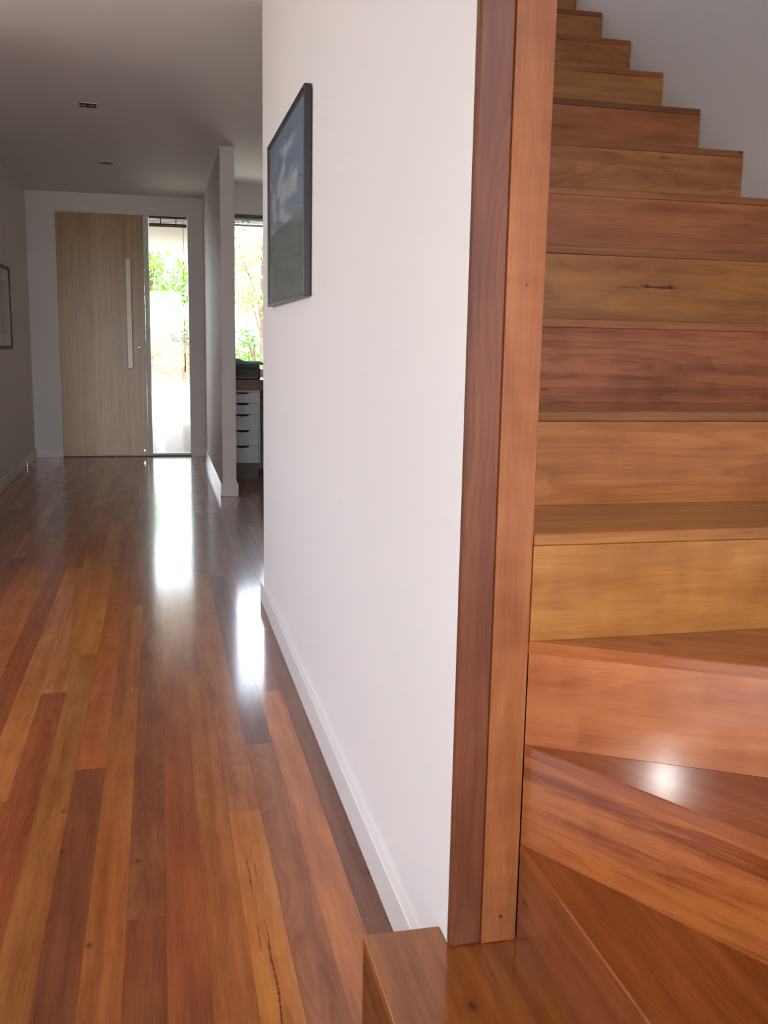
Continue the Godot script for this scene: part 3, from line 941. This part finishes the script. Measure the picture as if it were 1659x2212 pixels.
func plant(called: String, label: String, at: Vector3, size: Vector3, base: float, mat: String, leaves: int, leaf: Vector2, clumps: int) -> void:
	var t := node(called, self, at)
	tag(t, label, "tree" if size.y > 1.4 else "shrub", "garden planting")
	var r := RandomNumberGenerator.new()
	r.seed = hash(label)
	var trunk := CylinderMesh.new()
	trunk.top_radius = 0.02
	trunk.bottom_radius = 0.05 + size.y * 0.012
	trunk.height = base + size.y * 0.8
	trunk.radial_segments = 9
	mi("trunk", trunk, M.bark, t, Vector3(0, trunk.height / 2, 0))
	var hubs := []
	for i in clumps:
		var v := Vector3(r.randfn(), r.randfn(), r.randfn()).normalized() * pow(r.randf(), 0.45)
		hubs.append(Vector3(v.x * size.x, base + size.y * (0.5 + 0.5 * v.y), v.z * size.z))
	for i in mini(clumps, 7):
		var h: Vector3 = hubs[i]
		var from := Vector3(0, minf(h.y * 0.6, trunk.height * 0.8), 0)
		var br := mi("branch", cyl(0.016, from.distance_to(h), 6), M.bark, t, (from + h) / 2)
		var y := (h - from).normalized()
		var x := y.cross(Vector3(0.31, 0.2, 0.93)).normalized()
		br.basis = Basis(x, y, x.cross(y))
	var mm := MultiMesh.new()
	mm.transform_format = MultiMesh.TRANSFORM_3D
	mm.mesh = leaf_mesh(leaf.x, leaf.y)
	mm.instance_count = leaves
	var spread := minf(size.x, size.z) * 0.34
	for i in leaves:
		var h: Vector3 = hubs[i % clumps]
		var o := Vector3(r.randfn(), r.randfn() * 0.8, r.randfn()) * spread * 0.55
		var b := Basis(Vector3(r.randfn(), r.randfn(), r.randfn()).normalized(), r.randf() * TAU).scaled(Vector3.ONE * r.randf_range(0.7, 1.35))
		var at2 := h + o
		at2.y = maxf(at2.y, 0.03)
		mm.set_instance_transform(i, Transform3D(b, at2))
	var f := MultiMeshInstance3D.new()
	f.name = "foliage"
	f.multimesh = mm
	f.material_override = M[mat]
	f.set_meta("kind", "stuff")
	t.add_child(f, true)

func make_garden() -> void:
	var g := node("ground", self)
	structure(g, "sunlit paving and garden ground outside the front door")
	slab("lawn", Vector3(-60, -0.5, -70), Vector3(60, -0.26, 60), M.lawn, g)
	# paving that climbs gently away from the door
	var st := SurfaceTool.new()
	st.begin(Mesh.PRIMITIVE_TRIANGLES)
	var uv := func(p: Vector3, _n: Vector3) -> Vector2: return Vector2(p.x, p.z)
	var q := [Vector3(-14, -0.08, BACK_Z - 0.12), Vector3(14, -0.08, BACK_Z - 0.12), Vector3(14, 0.40, -18.0), Vector3(-14, 0.40, -18.0)]
	quad(st, q, Vector3(0, 1, 0.07).normalized(), uv)
	var low := []
	for v in q:
		low.append(Vector3(v.x, -0.3, v.z))
	quad(st, low, Vector3.DOWN, uv)
	for i in 4:
		var a: Vector3 = q[i]
		var b: Vector3 = q[(i + 1) % 4]
		var nrm := (b - a).cross(Vector3.DOWN).normalized()
		quad(st, [a, b, low[(i + 1) % 4], low[i]], nrm, uv)
	mi("paving", st.commit(), M.concrete, g)
	# mulched bank
	st = SurfaceTool.new()
	st.begin(Mesh.PRIMITIVE_TRIANGLES)
	var n := FastNoiseLite.new()
	n.frequency = 0.9
	var hgt := func(i: int, j: int) -> Vector3:
		var x := -12.0 + i * 0.6
		var z := -18.0 - j * 0.35
		return Vector3(x, 0.40 + 0.75 * smoothstep(0.0, 5.0, j) + 0.08 * n.get_noise_2d(x, z), z)
	for i in 40:
		for j in 20:
			var a: Vector3 = hgt.call(i, j)
			var b: Vector3 = hgt.call(i + 1, j)
			var c: Vector3 = hgt.call(i + 1, j + 1)
			var d: Vector3 = hgt.call(i, j + 1)
			for v in [a, c, b, a, d, c]:
				st.add_vertex(v)
	st.generate_normals()
	mi("mulch_bank", st.commit(), M.mulch, g)
	plant("dry_shrub", "straw-coloured twiggy shrub on the bank beyond the paving", Vector3(-0.1, 0.45, -18.8), Vector3(0.75, 0.5, 0.5), 0.05, "leaf_dry", 1400, Vector2(0.09, 0.02), 16)
	plant("dry_shrub", "straw-coloured low shrub on the bank beside the pale bush", Vector3(0.85, 0.5, -19.0), Vector3(0.6, 0.5, 0.5), 0.05, "leaf_dry", 900, Vector2(0.09, 0.02), 14)
	plant("pale_bush", "pale sun-bleached bush in the middle of the side light view", Vector3(0.35, 0.9, -20.2), Vector3(0.9, 0.9, 0.7), 0.1, "leaf_pale", 1300, Vector2(0.1, 0.035), 16)
	plant("leafy_tree", "bright green leafy tree seen through the narrow side light", Vector3(-0.1, 1.0, -21.4), Vector3(1.0, 1.7, 0.9), 0.75, "leaf_bright", 1800, Vector2(0.12, 0.06), 20)
	plant("leafy_tree_001", "bright green tree reaching up behind the side light blind", Vector3(1.0, 1.0, -23.0), Vector3(1.0, 2.4, 1.0), 1.0, "leaf_mid", 1500, Vector2(0.12, 0.06), 18)
	plant("leafy_bush", "green bush close outside the study window, above the printer", Vector3(1.5, 0.05, -15.6), Vector3(0.8, 1.15, 0.6), 0.1, "leaf_mid", 1300, Vector2(0.09, 0.04), 18)
	plant("leafy_tree_002", "thin-leaved tree seen high through the study window", Vector3(1.9, 0.3, -18.2), Vector3(1.0, 1.9, 0.9), 1.3, "leaf_pale", 1300, Vector2(0.12, 0.05), 16)

func _ready() -> void:
	rng.seed = 20240
	make_view()
	make_materials()
	make_floor()
	make_shell()
	make_stair()
	make_door()
	make_fittings()
	make_study()
	make_garden()
